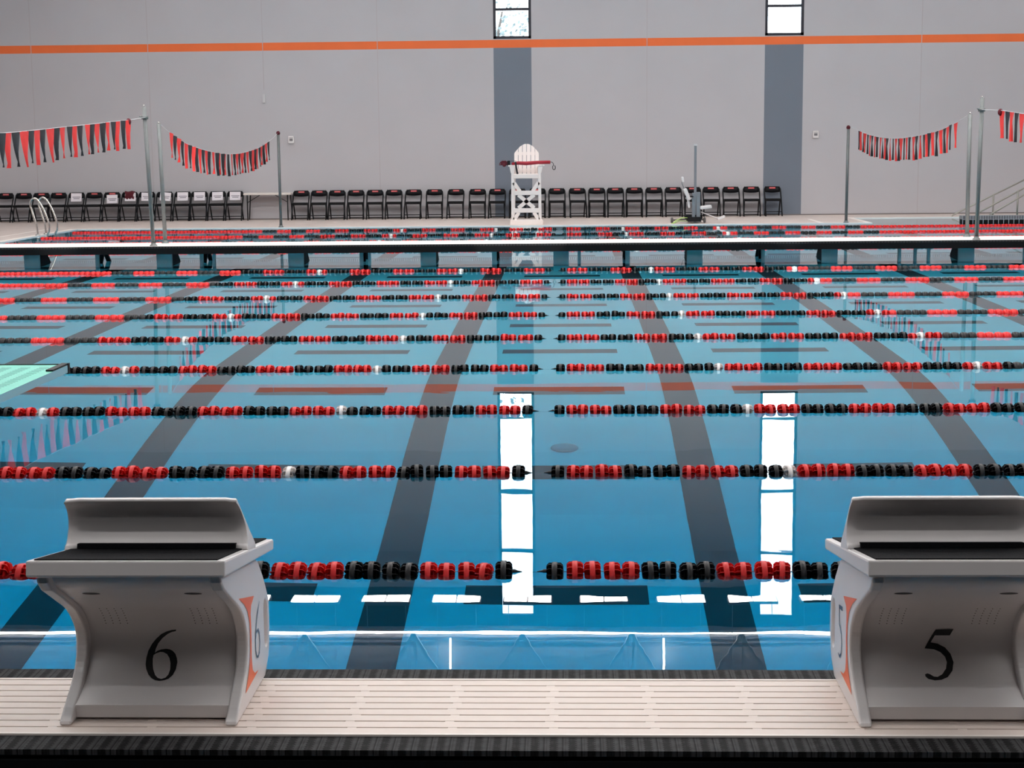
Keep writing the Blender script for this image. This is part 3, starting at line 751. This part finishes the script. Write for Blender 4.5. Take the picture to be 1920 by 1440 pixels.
def pennant_mesh(seed, m):
    r = random.Random(seed); mb = MB(); n = 8; mb.smooth = True
    L = 0.46 * r.uniform(.95, 1.04); ph = r.uniform(-.5, 1.6); amp = r.uniform(.012, .03); tip = r.uniform(-.045, .05)
    rows = []
    for i in range(n + 1):
        t = i / n; w = 0.146 * (1 - t) ** 0.95 + 0.004
        cy = tip * t * t + 0.010 * math.sin(3.5 * t + ph) * t; z = -L * t
        tw = 0.7 * t * t * math.sin(ph)
        row = []
        for j in (-1, -.5, 0, .5, 1):
            row.append((amp * math.sin(2.2 * j + ph + 2 * t) * (0.3 + t) + w * j * math.sin(tw) * .6, cy + w * j * math.cos(tw), z))
        rows.append(row)
    o = len(mb.v)
    for row in rows: mb.v.extend(row)
    for i in range(n):
        for j in range(4): mb.face((o + i*5 + j, o + i*5 + j + 1, o + (i+1)*5 + j + 1, o + (i+1)*5 + j))
    return mb.mesh('pennant', m, fix=False)
PM = {c: [pennant_mesh(k * 7 + (1 if c == 'r' else 50), M_redf if c == 'r' else M_blackf) for k in range(5)] for c in 'rk'}
def flag_line(name, label, x, ctrl, y0, y1, first, sp=0.292, knob_at=None):
    # ctrl: list of (y,z) the cord passes through; pennants from y0 to y1
    e = thing('pennant_line', label, 'flags', (x, ctrl[0][0], ctrl[0][1]), 0, 'backstroke pennant lines')
    def zc(y):
        pts = sorted(ctrl)
        # quadratic through pieces
        for i in range(len(pts) - 1):
            if pts[i][0] <= y <= pts[i+1][0]:
                a, b = pts[i], pts[i+1]; p0 = pts[max(i-1, 0)]; p3 = pts[min(i+2, len(pts)-1)]
                t = (y - a[0]) / (b[0] - a[0]); h = b[0] - a[0]
                m1 = (b[1] - p0[1]) / (b[0] - p0[0]) * h; m2 = (p3[1] - a[1]) / (p3[0] - a[0]) * h
                return (2*t**3 - 3*t*t + 1) * a[1] + (t**3 - 2*t*t + t) * m1 + (-2*t**3 + 3*t*t) * b[1] + (t**3 - t*t) * m2
        return pts[0][1] if y < pts[0][0] else pts[-1][1]
    oy, oz = ctrl[0]
    ya, yb = sorted((ctrl[0][0], ctrl[-1][0])); n = 60
    mb = MB(); mb.tube([(0, ya + (yb - ya) * k / n - oy, zc(ya + (yb - ya) * k / n) - oz) for k in range(n + 1)], 0.0045, 5); build('cord', mb, mat('white_cord', rgb(205, 205, 208), 0.6), e)
    s = 1 if y1 > y0 else -1; y = y0; k = 0; rd = random.Random(int(abs(x * 10 + y0 * 3)))
    while (y - y1) * s <= 0:
        c = first if k % 2 == 0 else ('k' if first == 'r' else 'r')
        o = bpy.data.objects.new('pennant', rd.choice(PM[c])); C.objects.link(o); o.parent = e
        sl = math.atan((zc(y + .1) - zc(y - .1)) / .2)
        o.location = (rd.gauss(0, .01), y - oy, zc(y) - oz); o.rotation_euler = (sl * .55, 0, rd.gauss(0.0, .05)); k += 1; y += s * sp
    if knob_at:
        mb = MB(); mb.sphere((0, knob_at - oy, zc(knob_at) - oz - .03), .045, 8, 6, (1, 1, 1.3)); o = build('cord_winder', mb, M_maroon, e); o['label'] = 'dark red cord winder'
    return e
flag_line('a', 'red and black pennant line at far left coming toward the camera', -7.27, [(27.80, 2.53), (26.73, 2.47), (23.22, 2.31), (20.56, 2.20), (16.2, 2.12), (10, 2.25), (4.6, 2.55)], 26.62, 17.9, 'r', 0.287, 26.70)
flag_line('b', 'red and black pennant line sagging between two poles at left over the far pool', -7.225, [(28.64, 2.42), (29.25, 2.29), (31.0, 2.04), (34.44, 1.87), (37.44, 1.98), (39.31, 2.19), (40.29, 2.36)], 29.35, 39.3, 'r', 0.293)
flag_line('c', 'red and black pennant line sagging between two poles at right over the far pool', 7.03, [(28.72, 2.43), (29.5, 2.32), (31.18, 2.17), (34.67, 2.06), (37.5, 2.14), (39.46, 2.29), (40.25, 2.36)], 29.55, 39.5, 'r', 0.293)
flag_line('d', 'red and black pennant line at far right edge coming toward the camera', 7.03, [(27.80, 2.51), (26.53, 2.47), (25.11, 2.385), (21.0, 2.22), (16.2, 2.12), (10, 2.25), (4.6, 2.55)], 26.45, 22.5, 'r', 0.287, 26.55)

# ------------------------------------------------------------------ far deck furniture
def chair_proto():
    e = thing('folding_chair', 'x', 'chair', (0, 0, 0), 0, 'black folding chairs along the far wall')
    # front frames: foot -> back top
    for s in (-1, 1):
        mb = MB(); mb.tube([(s * .222, -.23, 0), (s * .222, -.10, .30), (s * .222, .13, .66), (s * .215, .165, .74), (s * .17, .175, .80)], .019, 6); build('leg', mb, M_chair, e)
        mb = MB(); mb.tube([(s * .195, .22, 0), (s * .195, .02, .40), (s * .195, -.05, .455)], .018, 6); build('leg', mb, M_chair, e)
    for y, z, w, nm in ((-.178, .12, .222, 'crossbar'), (.195, .04, .195, 'crossbar')):
        mb = MB(); mb.tube([(-w, y, z), (w, y, z)], .013, 6); build(nm, mb, M_chair, e)
    # back panel with rounded top corners, curved
    mb = MB(); mb.smooth = True; cols = 12; top = []; bot = []
    for k in range(cols + 1):
        u = -1 + 2 * k / cols; x = u * .222; cv = .03 * (1 - u * u)
        zt = .805 - (0.075 * max(0, (abs(u) - .62) / .38) ** 2.2); zb = .655 - .02 * (1 - u * u) + (0.01 if abs(u) > .95 else 0)
        top.append((x, .172 + cv, zt)); bot.append((x, .135 + cv, zb))
    th = .012; o = len(mb.v)
    mb.v.extend(top + bot + [(a, b + th, c) for a, b, c in top] + [(a, b + th, c) for a, b, c in bot]); n = cols + 1
    for k in range(cols):
        mb.face((o + k, o + k + 1, o + n + k + 1, o + n + k)); mb.face((o + 2*n + k, o + 3*n + k, o + 3*n + k + 1, o + 2*n + k + 1))
        mb.face((o + k, o + 2*n + k, o + 2*n + k + 1, o + k + 1)); mb.face((o + n + k, o + n + k + 1, o + 3*n + k + 1, o + 3*n + k))
    mb.smooth = False
    mb.face((o, o + n, o + 3*n, o + 2*n)); mb.face((o + cols, o + 2*n + cols, o + 3*n + cols, o + n + cols))
    build('backrest', mb, M_chair, e)
    mb = MB(); mb.box(-.205, .205, -.22, .16, .41, .475); build('seat', mb, M_chairseat, e, bevel=.012)
    return e
def label_plate(e):
    mb = MB(); mb.box(-.085, .085, .176, .180, .742, .784); o = build('label_plate', mb, M_label, e); o['label'] = 'red label plate'
    mb = MB()
    for k in range(9): mb.box(-.07 + k * .0158, -.06 + k * .0158, .1735, .1762, .753, .774)
    build('lettering', mb, M_labeltext, o)
proto = chair_proto(); label_plate(proto)
plain = chair_proto()
lxs = [-15.57,-15.06,-14.56,-14.08,-13.58,-13.08,-12.58,-12.09,-11.61,-11.11,-10.61,-10.14,-9.64,-9.15]
rxs = [-7.32,-6.82,-6.32,-5.80,-5.27,-4.75,-4.22,-3.63,-3.05,-2.45,-1.91,-1.35,-0.81,-0.27,0.30,0.82,1.33,1.84,2.38,2.91,3.43,3.94,4.48,5.03,5.61]
papers = {4: (0, 0), 6: (0.0, -.055), 7: (0.02, 0), 8: (0, 0), 9: (.02, .09), 10: (0, 0), 11: (0, 0), 12: (0, 0), 13: (0, 0.0)}
rc = random.Random(11)
first = {'a': True, 'b': True}
def put(kind, x, y, rz, label):
    src = proto if kind == 'a' else plain
    if first[kind]: first[kind] = False; o = src
    else: o = copy_tree(src)
    o.location = (x, y, ZD); o.rotation_euler = (0, 0, rz); o['label'] = label; return o
for i, x in enumerate(lxs):
    has = i in papers and i != 6
    st = {7: 'with a maroon cloth and a white notice', 6: 'with a red label over a white notice'}.get(i, 'with a white notice' if has else 'with a red label')
    rz = rc.gauss(0, .015)
    x *= 1.009
    c = put('b' if has else 'a', x, 44.44, rz, 'black folding chair %s, %s from the left edge' % (st, ORD[i + 1]))
    if i in papers:
        dz, rot = papers[i][1] if i != 9 else 0, (papers[i][1] if i == 9 else rc.gauss(0, .02))
        mb = MB(); mb.box(-.152, .152, -.0015, .0015, -.118, .118); 
        t = thing('paper_notice', 'white paper notice%s taped to the %s chair from the left edge' % (' tilted askew and' if i == 9 else '', ORD[i + 1]), 'notice', (x + papers[i][0], 44.563, ZD + .672 + dz), 0, 'white notices taped to the left chairs')
        t.rotation_euler = (-.22, rot, rz)
        build('sheet', mb, M_paper, t)
        mb = MB(); mb.box(-.11, .12, -.0025, -.0015, -.004, .016); mb.box(-.08, .095, -.0025, -.0015, -.046, -.026); build('print', mb, M_ink, t)
    if i == 7:
        mb = MB(); mb.smooth = True; o = 0; nx, nz = 10, 9; rr = random.Random(5)
        for a in range(nz + 1):
            for b in range(nx + 1):
                u = b / nx - .5; v = a / nz
                wd = .27 - .02 * math.sin(v * 6) - .04 * v
                mb.v.append((x - .0 + u * wd + .012 * math.sin(7 * v + 3 * u), 44.57 - .022 * math.sin(v * 3.1) + .012 * math.sin(u * 21 + v * 4) + (.08 if a == 0 else 0), ZD + .82 - v * .235 - .025 * math.cos(u * 5.0) * (1 if a == nz else 0) + .012 * math.sin(u * 9)))
        for a in range(nz):
            for b in range(nx): mb.face((a*(nx+1)+b, a*(nx+1)+b+1, (a+1)*(nx+1)+b+1, (a+1)*(nx+1)+b))
        o = build('draped_cloth', mb, M_maroon, fix=False); sd = o.modifiers.new('thick', 'SOLIDIFY'); sd.thickness = .008
        tag(o, 'maroon cloth draped over the back of the eighth chair from the left edge', 'cloth')
for i, x in enumerate(rxs):
    n = i + 1
    lab = 'black folding chair with a red label, %s to the right of the white table' % ORD[n]
    if i in (11, 12): lab = 'black folding chair partly hidden behind the %s side of the white lifeguard chair' % ('left' if i == 11 else 'right')
    if i == 24: lab = 'black folding chair at the right end of the row against the slate band'
    put('a', x * 1.009, 44.44, rc.gauss(0, .03), lab)

# white folding table
t = thing('folding_table', 'white folding table with dark legs between the two rows of chairs', 'table', (-8.27, 44.47, ZD))
mb = MB(); mb.box(-.66, .66, -.3, .3, .70, .755); build('tabletop', mb, M_table, t, bevel=.015)
for s in (-1, 1):
    for y in (-.24, .24):
        mb = MB(); mb.tube([(s * .56 + (.05 * s if y > 0 else 0), y, 0), (s * .56, y, .70)], .016, 6); build('leg', mb, M_chair, t)
    mb = MB(); mb.tube([(s * .55, -.2, .50), (s * .21, -.2, .70)], .010, 6); build('brace', mb, M_chair, t)

# wall devices
for x, l in ((-7.654, 'small white wall alarm left of the centre, above the folding table'), (6.847, 'small white wall alarm right of the right slate band')):
    t = thing('wall_alarm', l, 'alarm', (x, WY, 2.226), 0, 'white alarms on the far wall')
    mb = MB(); mb.box(-.08, .08, -.06, 0, -.10, .10); build('case', mb, M_device, t, bevel=.01)
    mb = MB(); mb.box(-.045, .045, -.066, -.06, -.035, .03); mb.box(-.05, .05, -.064, -.06, .05, .062); build('lens', mb, M_dgray, t)
t = thing('wall_bracket', 'tiny pale wall fitting under the stripe at the end of a panel joint', 'fitting', (-8.38, WY, 3.36)); mb = MB(); mb.box(-.035, .035, -.04, 0, -.12, .12); build('case', mb, M_wallup, t)
# lifeguard chair
LY = 40.55
t = thing('lifeguard_chair', 'tall white wooden lifeguard chair on the far deck before the left slate band', 'lifeguard chair', (-1.02, LY, ZD))
def lb(nm, m, *boxes, bevel=.006):
    mb = MB()
    for b in boxes: mb.box(*b)
    return build(nm, mb, m, t, bevel=bevel)
for s in (-1, 1):
    mb = MB(); mb.bar((s * .345, 0, .05), (s * .335, 0, 1.46), .075, .09); build('leg', mb, M_guard, t)
    mb = MB(); mb.bar((s * .345, .85, .05), (s * .30, .45, 1.46), .055, .09); build('leg', mb, M_guard, t)
    lb('armrest', M_guard, (s * .375 - .075, s * .375 + .075, -.06, .55, 1.46, 1.495))
    lb('skid', M_guard, (s * .37 - .045, s * .37 + .045, -.1, 1.0, 0, .06))
    mb = MB(); mb.bar((s * .39, -.02, 1.46), (s * .36, -.02, 1.30), .05, .04); build('arm_bracket', mb, M_guard, t)
for z, h in ((1.21, .10), (.80, .11), (.36, .11)):
    lb('cross_rail', M_guard, (-.33, .33, -.055, -.02, z - h / 2, z + h / 2))
lb('base_rail', M_guard, (-.41, .41, -.12, -.02, 0.0, .13))
mb = MB()
for s in (-1, 1): mb.bar((s * .20, -.03, .42), (-s * .20, -.03, .75), .03, .095)
build('cross_brace', mb, M_guard, t)
for s in (-1, 1):
    mb = MB(); mb.bar((s * .31, -.03, 1.06), (s * .16, -.03, .84), .03, .09); build('corner_brace', mb, M_guard, t)
    mb = MB(); mb.bar((s * .31, -.03, .12), (s * .19, -.03, .31), .03, .09); build('corner_brace', mb, M_guard, t)
lb('seat', M_guard, (-.32, .32, -.04, .45, 1.24, 1.27))
for k in range(6):
    x = -.265 + k * .106; zt = 2.02 - .21 * (abs(x) / .32) ** 2.0 * 1.15
    mb = MB(); x0, x1 = x - .047, x + .047
    za = 2.02 - .24 * (min(abs(x0), .31) / .31) ** 2; zb = 2.02 - .24 * (min(abs(x1), .31) / .31) ** 2
    yb = lambda z: .45 + (z - 1.25) * .25
    P = [(x0, 1.22), (x1, 1.22), (x1, zb), (x, (za + zb) / 2 + .008), (x0, za)]
    mb.prism(P, lambda u, v: (u, yb(v), v), lambda u, v: (u, yb(v) + .025, v)); build('back_slat', mb, M_guard, t)
mb = MB(); mb.box(-.31, .31, .50, .53, 1.30, 1.40); build('back_rail', mb, M_guard, t)
mb = MB(); mb.box(-.30, .30, .60, .63, 1.74, 1.82); build('back_rail', mb, M_guard, t)
# rescue tube on the arms
t = thing('rescue_tube', 'dark red rescue tube lying across the arms of the lifeguard chair', 'rescue tube', (-1.02, LY + .06, ZD + 1.545))
mb = MB(); mb.tube([(-.36, 0, -.02), (-.2, 0, 0.0), (0, -.02, -.012), (.3, 0, .01), (.61, 0, .012)], [.035, .045, .05, .045, .045], 10); build('foam_tube', mb, M_tube, t)
mb = MB(); mb.box(-.64, -.40, -.035, .03, -.055, .04); mb.tube([(-.62, 0, -.03), (-.67, 0, -.05), (-.66, 0, -.0), (-.6, 0, .05), (-.5, 0, .05)], .014, 6); mb.sphere((-.55, -.02, -.045), .05, 8, 6); build('strap_bundle', mb, M_maroon, t)
mb = MB(); mb.box(-.47, -.40, -.045, .04, -.06, .06); o = build('buckle', mb, M_chair, t)
mb = MB(); mb.bar((-.27, -.06, .03), (-.215, -.05, -.31), .045, .01); mb.bar((-.38, -.02, .05), (-.25, -.05, .05), .03, .012); build('black_strap', mb, M_blackf, t)
mb = MB(); mb.tube([(.6, 0, .02), (.66, 0, .01), (.69, 0, -.03)], .008, 6)
pts = [(.70 + .035 * math.cos(a), 0, -.12 + .055 * math.sin(a)) for a in [1.9 + k * .5 for k in range(12)]]
mb.tube([(.69, 0, -.03)] + pts, .009, 6); build('clip', mb, M_chair, t)

# pool lift
t = thing('pool_lift', 'grey and white pool access lift with a seat, on the far deck', 'pool lift', (3.2, 40.6, ZD))
mb = MB(); mb.box(-.055, .02, -.05, .05, .05, .76); build('post', mb, M_lift, t, bevel=.008)
mb = MB(); mb.box(.055, .15, -.05, .05, .05, .78); build('post', mb, M_lift, t, bevel=.008)
mb = MB(); mb.box(-.16, .17, -.12, .5, .04, .16); mb.box(-.22, .22, .1, .2, .09, .2); build('base', mb, M_chair, t)
for x in (-.55, .27):
    mb = MB(); mb.lathe([(.002, -.03), (.06, -.03), (.075, 0), (.06, .03), (.002, .03)], 'x', 12, (x, .1, .075)); mb.tube([(x, .1, .075), (x * .3, .12, .1)], .02, 6); build('wheel', mb, mat('caster', rgb(95, 92, 92), .6), t)
mb = MB(); mb.bar((-.245, 0, .87), (-.13, 0, .58), .3, .09); mb.bar((-.155, 0, .60), (-.12, 0, .38), .06, .05); build('backrest', mb, M_white, t, bevel=.02)
mb = MB(); mb.bar((.14, 0, .385), (.43, 0, .415), .34, .08); build('seat', mb, M_white, t, bevel=.02)
mb = MB(); mb.bar((-.305, 0, 1.16), (-.285, 0, 1.03), .055, .2); build('headrest', mb, M_white, t, bevel=.015)
mb = MB(); mb.tube([(-.31, 0, 1.1), (-.31, 0, 1.0), (-.25, 0, .86)], .01, 6); build('headrest_rod', mb, M_lift, t)
mb = MB(); mb.tube([(.17, 0, .28), (.66, 0, .09)], .016, 6); build('leg_bar', mb, M_white, t)
mb = MB(); mb.bar((.58, 0, .10), (.77, 0, .17), .3, .05); build('footrest', mb, M_white, t, bevel=.01)
mb = MB(); mb.bar((-.25, -.1, .67), (-.03, -.1, .67), .02, .03); mb.bar((-.25, -.1, .68), (-.14, -.1, .70), .04, .03); build('armrest', mb, M_chair, t)
t = thing('water_hose', 'thin green hose curling beside the pool lift base', 'hose', (2.75, 40.6, ZD))
mb = MB(); mb.tube([(.35, .1, .13), (.15, .0, .14), (-.02, -.1, .07), (-.10, -.28, .012)], .014, 6); mb.tube([(.30, .1, .05), (.1, .05, .06), (-.05, -.12, .02), (-.13, -.28, .012)], .012, 6); build('hose', mb, M_hose, t)
t = thing('stanchion', 'tall grey post standing right behind the pool lift', 'post', (3.27, 41.2, ZD))
mb = MB(); mb.box(-.03, .03, -.03, .03, 0, 1.96); build('shaft', mb, M_lift, t); mb = MB(); mb.box(-.042, .042, -.042, .042, 1.93, 1.975); build('cap', mb, M_truss, t)

# ladder rails at the left pool edge
for k, (y, l) in enumerate(((37.25, 'nearer of the two curved chrome ladder rails at the left pool edge'), (37.85, 'farther of the two curved chrome ladder rails at the left pool edge'))):
    P = [(-.01, 0), (-.03, .25), (-.11, .55), (-.148, .70), (-.13, .81), (-.05, .87), (.04, .82), (.13, .67), (.21, .48), (.265, .27), (.26, .1), (.21, -.02), (.18, -.5)]
    S = smooth_prof(P, 5)
    mb = MB(); mb.tube([(a, 0, b) for a, b in S], .024, 10)
    t = thing('ladder_rail', l, 'rail', (-12.40, y, ZD), 0, 'curved ladder rails'); build('tube', mb, M_chrome, t)
    mb = MB(); mb.lathe([(.06, 0), (.06, .012), (.03, .025)], n=12, c=(-.01, 0, 0)); build('base_flange', mb, M_chrome, t)

# ramp handrails at right
for l, y, xa, za, xb, zb, posts in (('handrail farthest from the water with its lower end bent down to the deck', 43.2, 10.28, .06, 13.4, 1.60, [(11.33, .0)]),
                                  ('middle sloping handrail rising to the right over the tiled ledge', 42.3, 10.68, .13, 13.3, 1.55, [(11.72, .0)]),
                                  ('lowest sloping handrail nearest to the water at the right edge', 41.6, 10.84, .13, 13.2, 1.52, [(11.78, .0)])):
    t = thing('handrail', l, 'handrail', (xa, y, 0), 0, 'ramp handrails at right')
    q = (zb - za) / (xb - xa)
    mb = MB(); mb.tube([(-.03, 0, za - .05), (0, 0, za), (xb - xa, 0, zb)], .021, 8); build('rail', mb, M_rail, t)
    for px, pz in posts + [(xb - .1, 0.0)]:
        mb = MB(); mb.tube([(px - xa, 0, pz - .01), (px - xa, 0, za + q * (px - xa) - .0)], .024, 8); build('post', mb, M_rail, t)

# diving board at left
t = thing('diving_board', 'aqua diving board tip with black edge guard jutting in from the left', 'diving board', (-2.51, 7.11, 1.0))
BW, BL, BT = .25, 4.9, .034
mb = MB(); mb.mi = 0
mb.quad((-BW, -BL, 0), (BW, -BL, 0), (BW, 0, 0), (-BW, 0, 0)); mb.mi = 1
mb.quad((BW, -BL, 0), (BW, -BL, -BT), (BW, 0, -BT), (BW, 0, 0)); mb.quad((-BW, -BL, 0), (-BW, 0, 0), (-BW, 0, -BT), (-BW, -BL, -BT))
mb.quad((-BW, 0, 0), (BW, 0, 0), (BW, 0, -BT), (-BW, 0, -BT)); mb.quad((-BW, -BL, 0), (-BW, -BL, -BT), (BW, -BL, -BT), (BW, -BL, 0)); mb.quad((-BW, -BL, -BT), (-BW, 0, -BT), (BW, 0, -BT), (BW, -BL, -BT))
build('board', mb, [M_aqua, M_aquaside], t)
mb = MB()
for xr in (.17, .085, 0.0, -.085, -.17):
    for k in range(26): mb.box(xr - .022, xr + .022, -.10 - k * .034, -.093 - k * .034, 0, .0008)
tag(build('tread_slots', mb, M_aquadark, t), kind='stuff')
for s in (-1, 1):
    mb = MB(); mb.box(s * BW - .016 * (1 + s), s * BW + .016 * (1 - s), -.22, .008, .0005, .008); mb.box(s * BW - .004, s * BW + .004, -.012, .010, -BT - .004, .008); build('edge_guard', mb, M_black, t)
mb = MB(); mb.box(-BW, BW, 0.0, .008, -BT - .003, .004); build('tip_guard', mb, M_black, t)
mb = MB()
for s in (-1, 1):
    mb.bar((s * .2, -4.6, -.98), (s * .2, -4.3, -.05), .06); mb.bar((s * .2, -4.2, -.98), (s * .2, -4.3, -.05), .06)
mb.box(-.27, .27, -4.75, -4.1, -.08, -.034); build('stand', mb, M_steel, t)

# unseen spot lamps added to throw sun patches on bulkhead and flags
for x, y, z, wdt, sx in ((-8.9, 28.2, .31, 1.15, -6.5), (-.85, 28.2, .31, 1.9, 1.0), (3.75, 28.2, .31, 1.0, 5.5), (-7.22, 31.6, 1.85, 1.3, -4.0)):
    L = bpy.data.lights.new('sun_patch_spot', 'SPOT'); L.energy = 13000; L.color = (1, .97, .93); L.shadow_soft_size = .05; L.spot_blend = .25
    o = bpy.data.objects.new('sun_patch_spot', L); C.objects.link(o); o.location = (sx, y - 14, 13.6)
    dv = Vector((x, y, z)) - o.location; L.spot_size = 2 * math.atan(wdt / 2 / dv.length)
    o.rotation_euler = dv.to_track_quat('-Z', 'Y').to_euler()

# ------------------------------------------------------------------ world, camera
wd = bpy.data.worlds.new('sky'); SC.world = wd; wd.use_nodes = True
wd.node_tree.nodes['Background'].inputs[0].default_value = (0.86, 0.93, 1.0, 1); wd.node_tree.nodes['Background'].inputs[1].default_value = 8.0
cam = bpy.data.cameras.new('camera'); co = bpy.data.objects.new('camera', cam); C.objects.link(co)
R = Vector((0.99938278, 0.03373708, -0.00979108)); U = Vector((0.00474474, 0.14652932, 0.98919495)); F = Vector((-0.03480723, 0.98863085, -0.14627881))
m = Matrix(((R.x, U.x, -F.x, 0), (R.y, U.y, -F.y, 0), (R.z, U.z, -F.z, 1.95467), (0, 0, 0, 1)))
co.matrix_world = m
cam.sensor_fit = 'HORIZONTAL'; cam.sensor_width = 36; cam.lens = 3000 / 1920 * 36; cam.clip_end = 300
SC.camera = co
SC.view_settings.view_transform = 'Standard'; SC.view_settings.look = 'None'; SC.view_settings.exposure = 0.0; SC.view_settings.gamma = 1.0
SC.view_settings.use_curve_mapping = False
cy = SC.cycles
cy.max_bounces = 10; cy.diffuse_bounces = 4; cy.glossy_bounces = 5; cy.transmission_bounces = 8; cy.transparent_max_bounces = 8
cy.use_denoising = True; cy.sample_clamp_indirect = 8.0; cy.caustics_reflective = False; cy.caustics_refractive = True
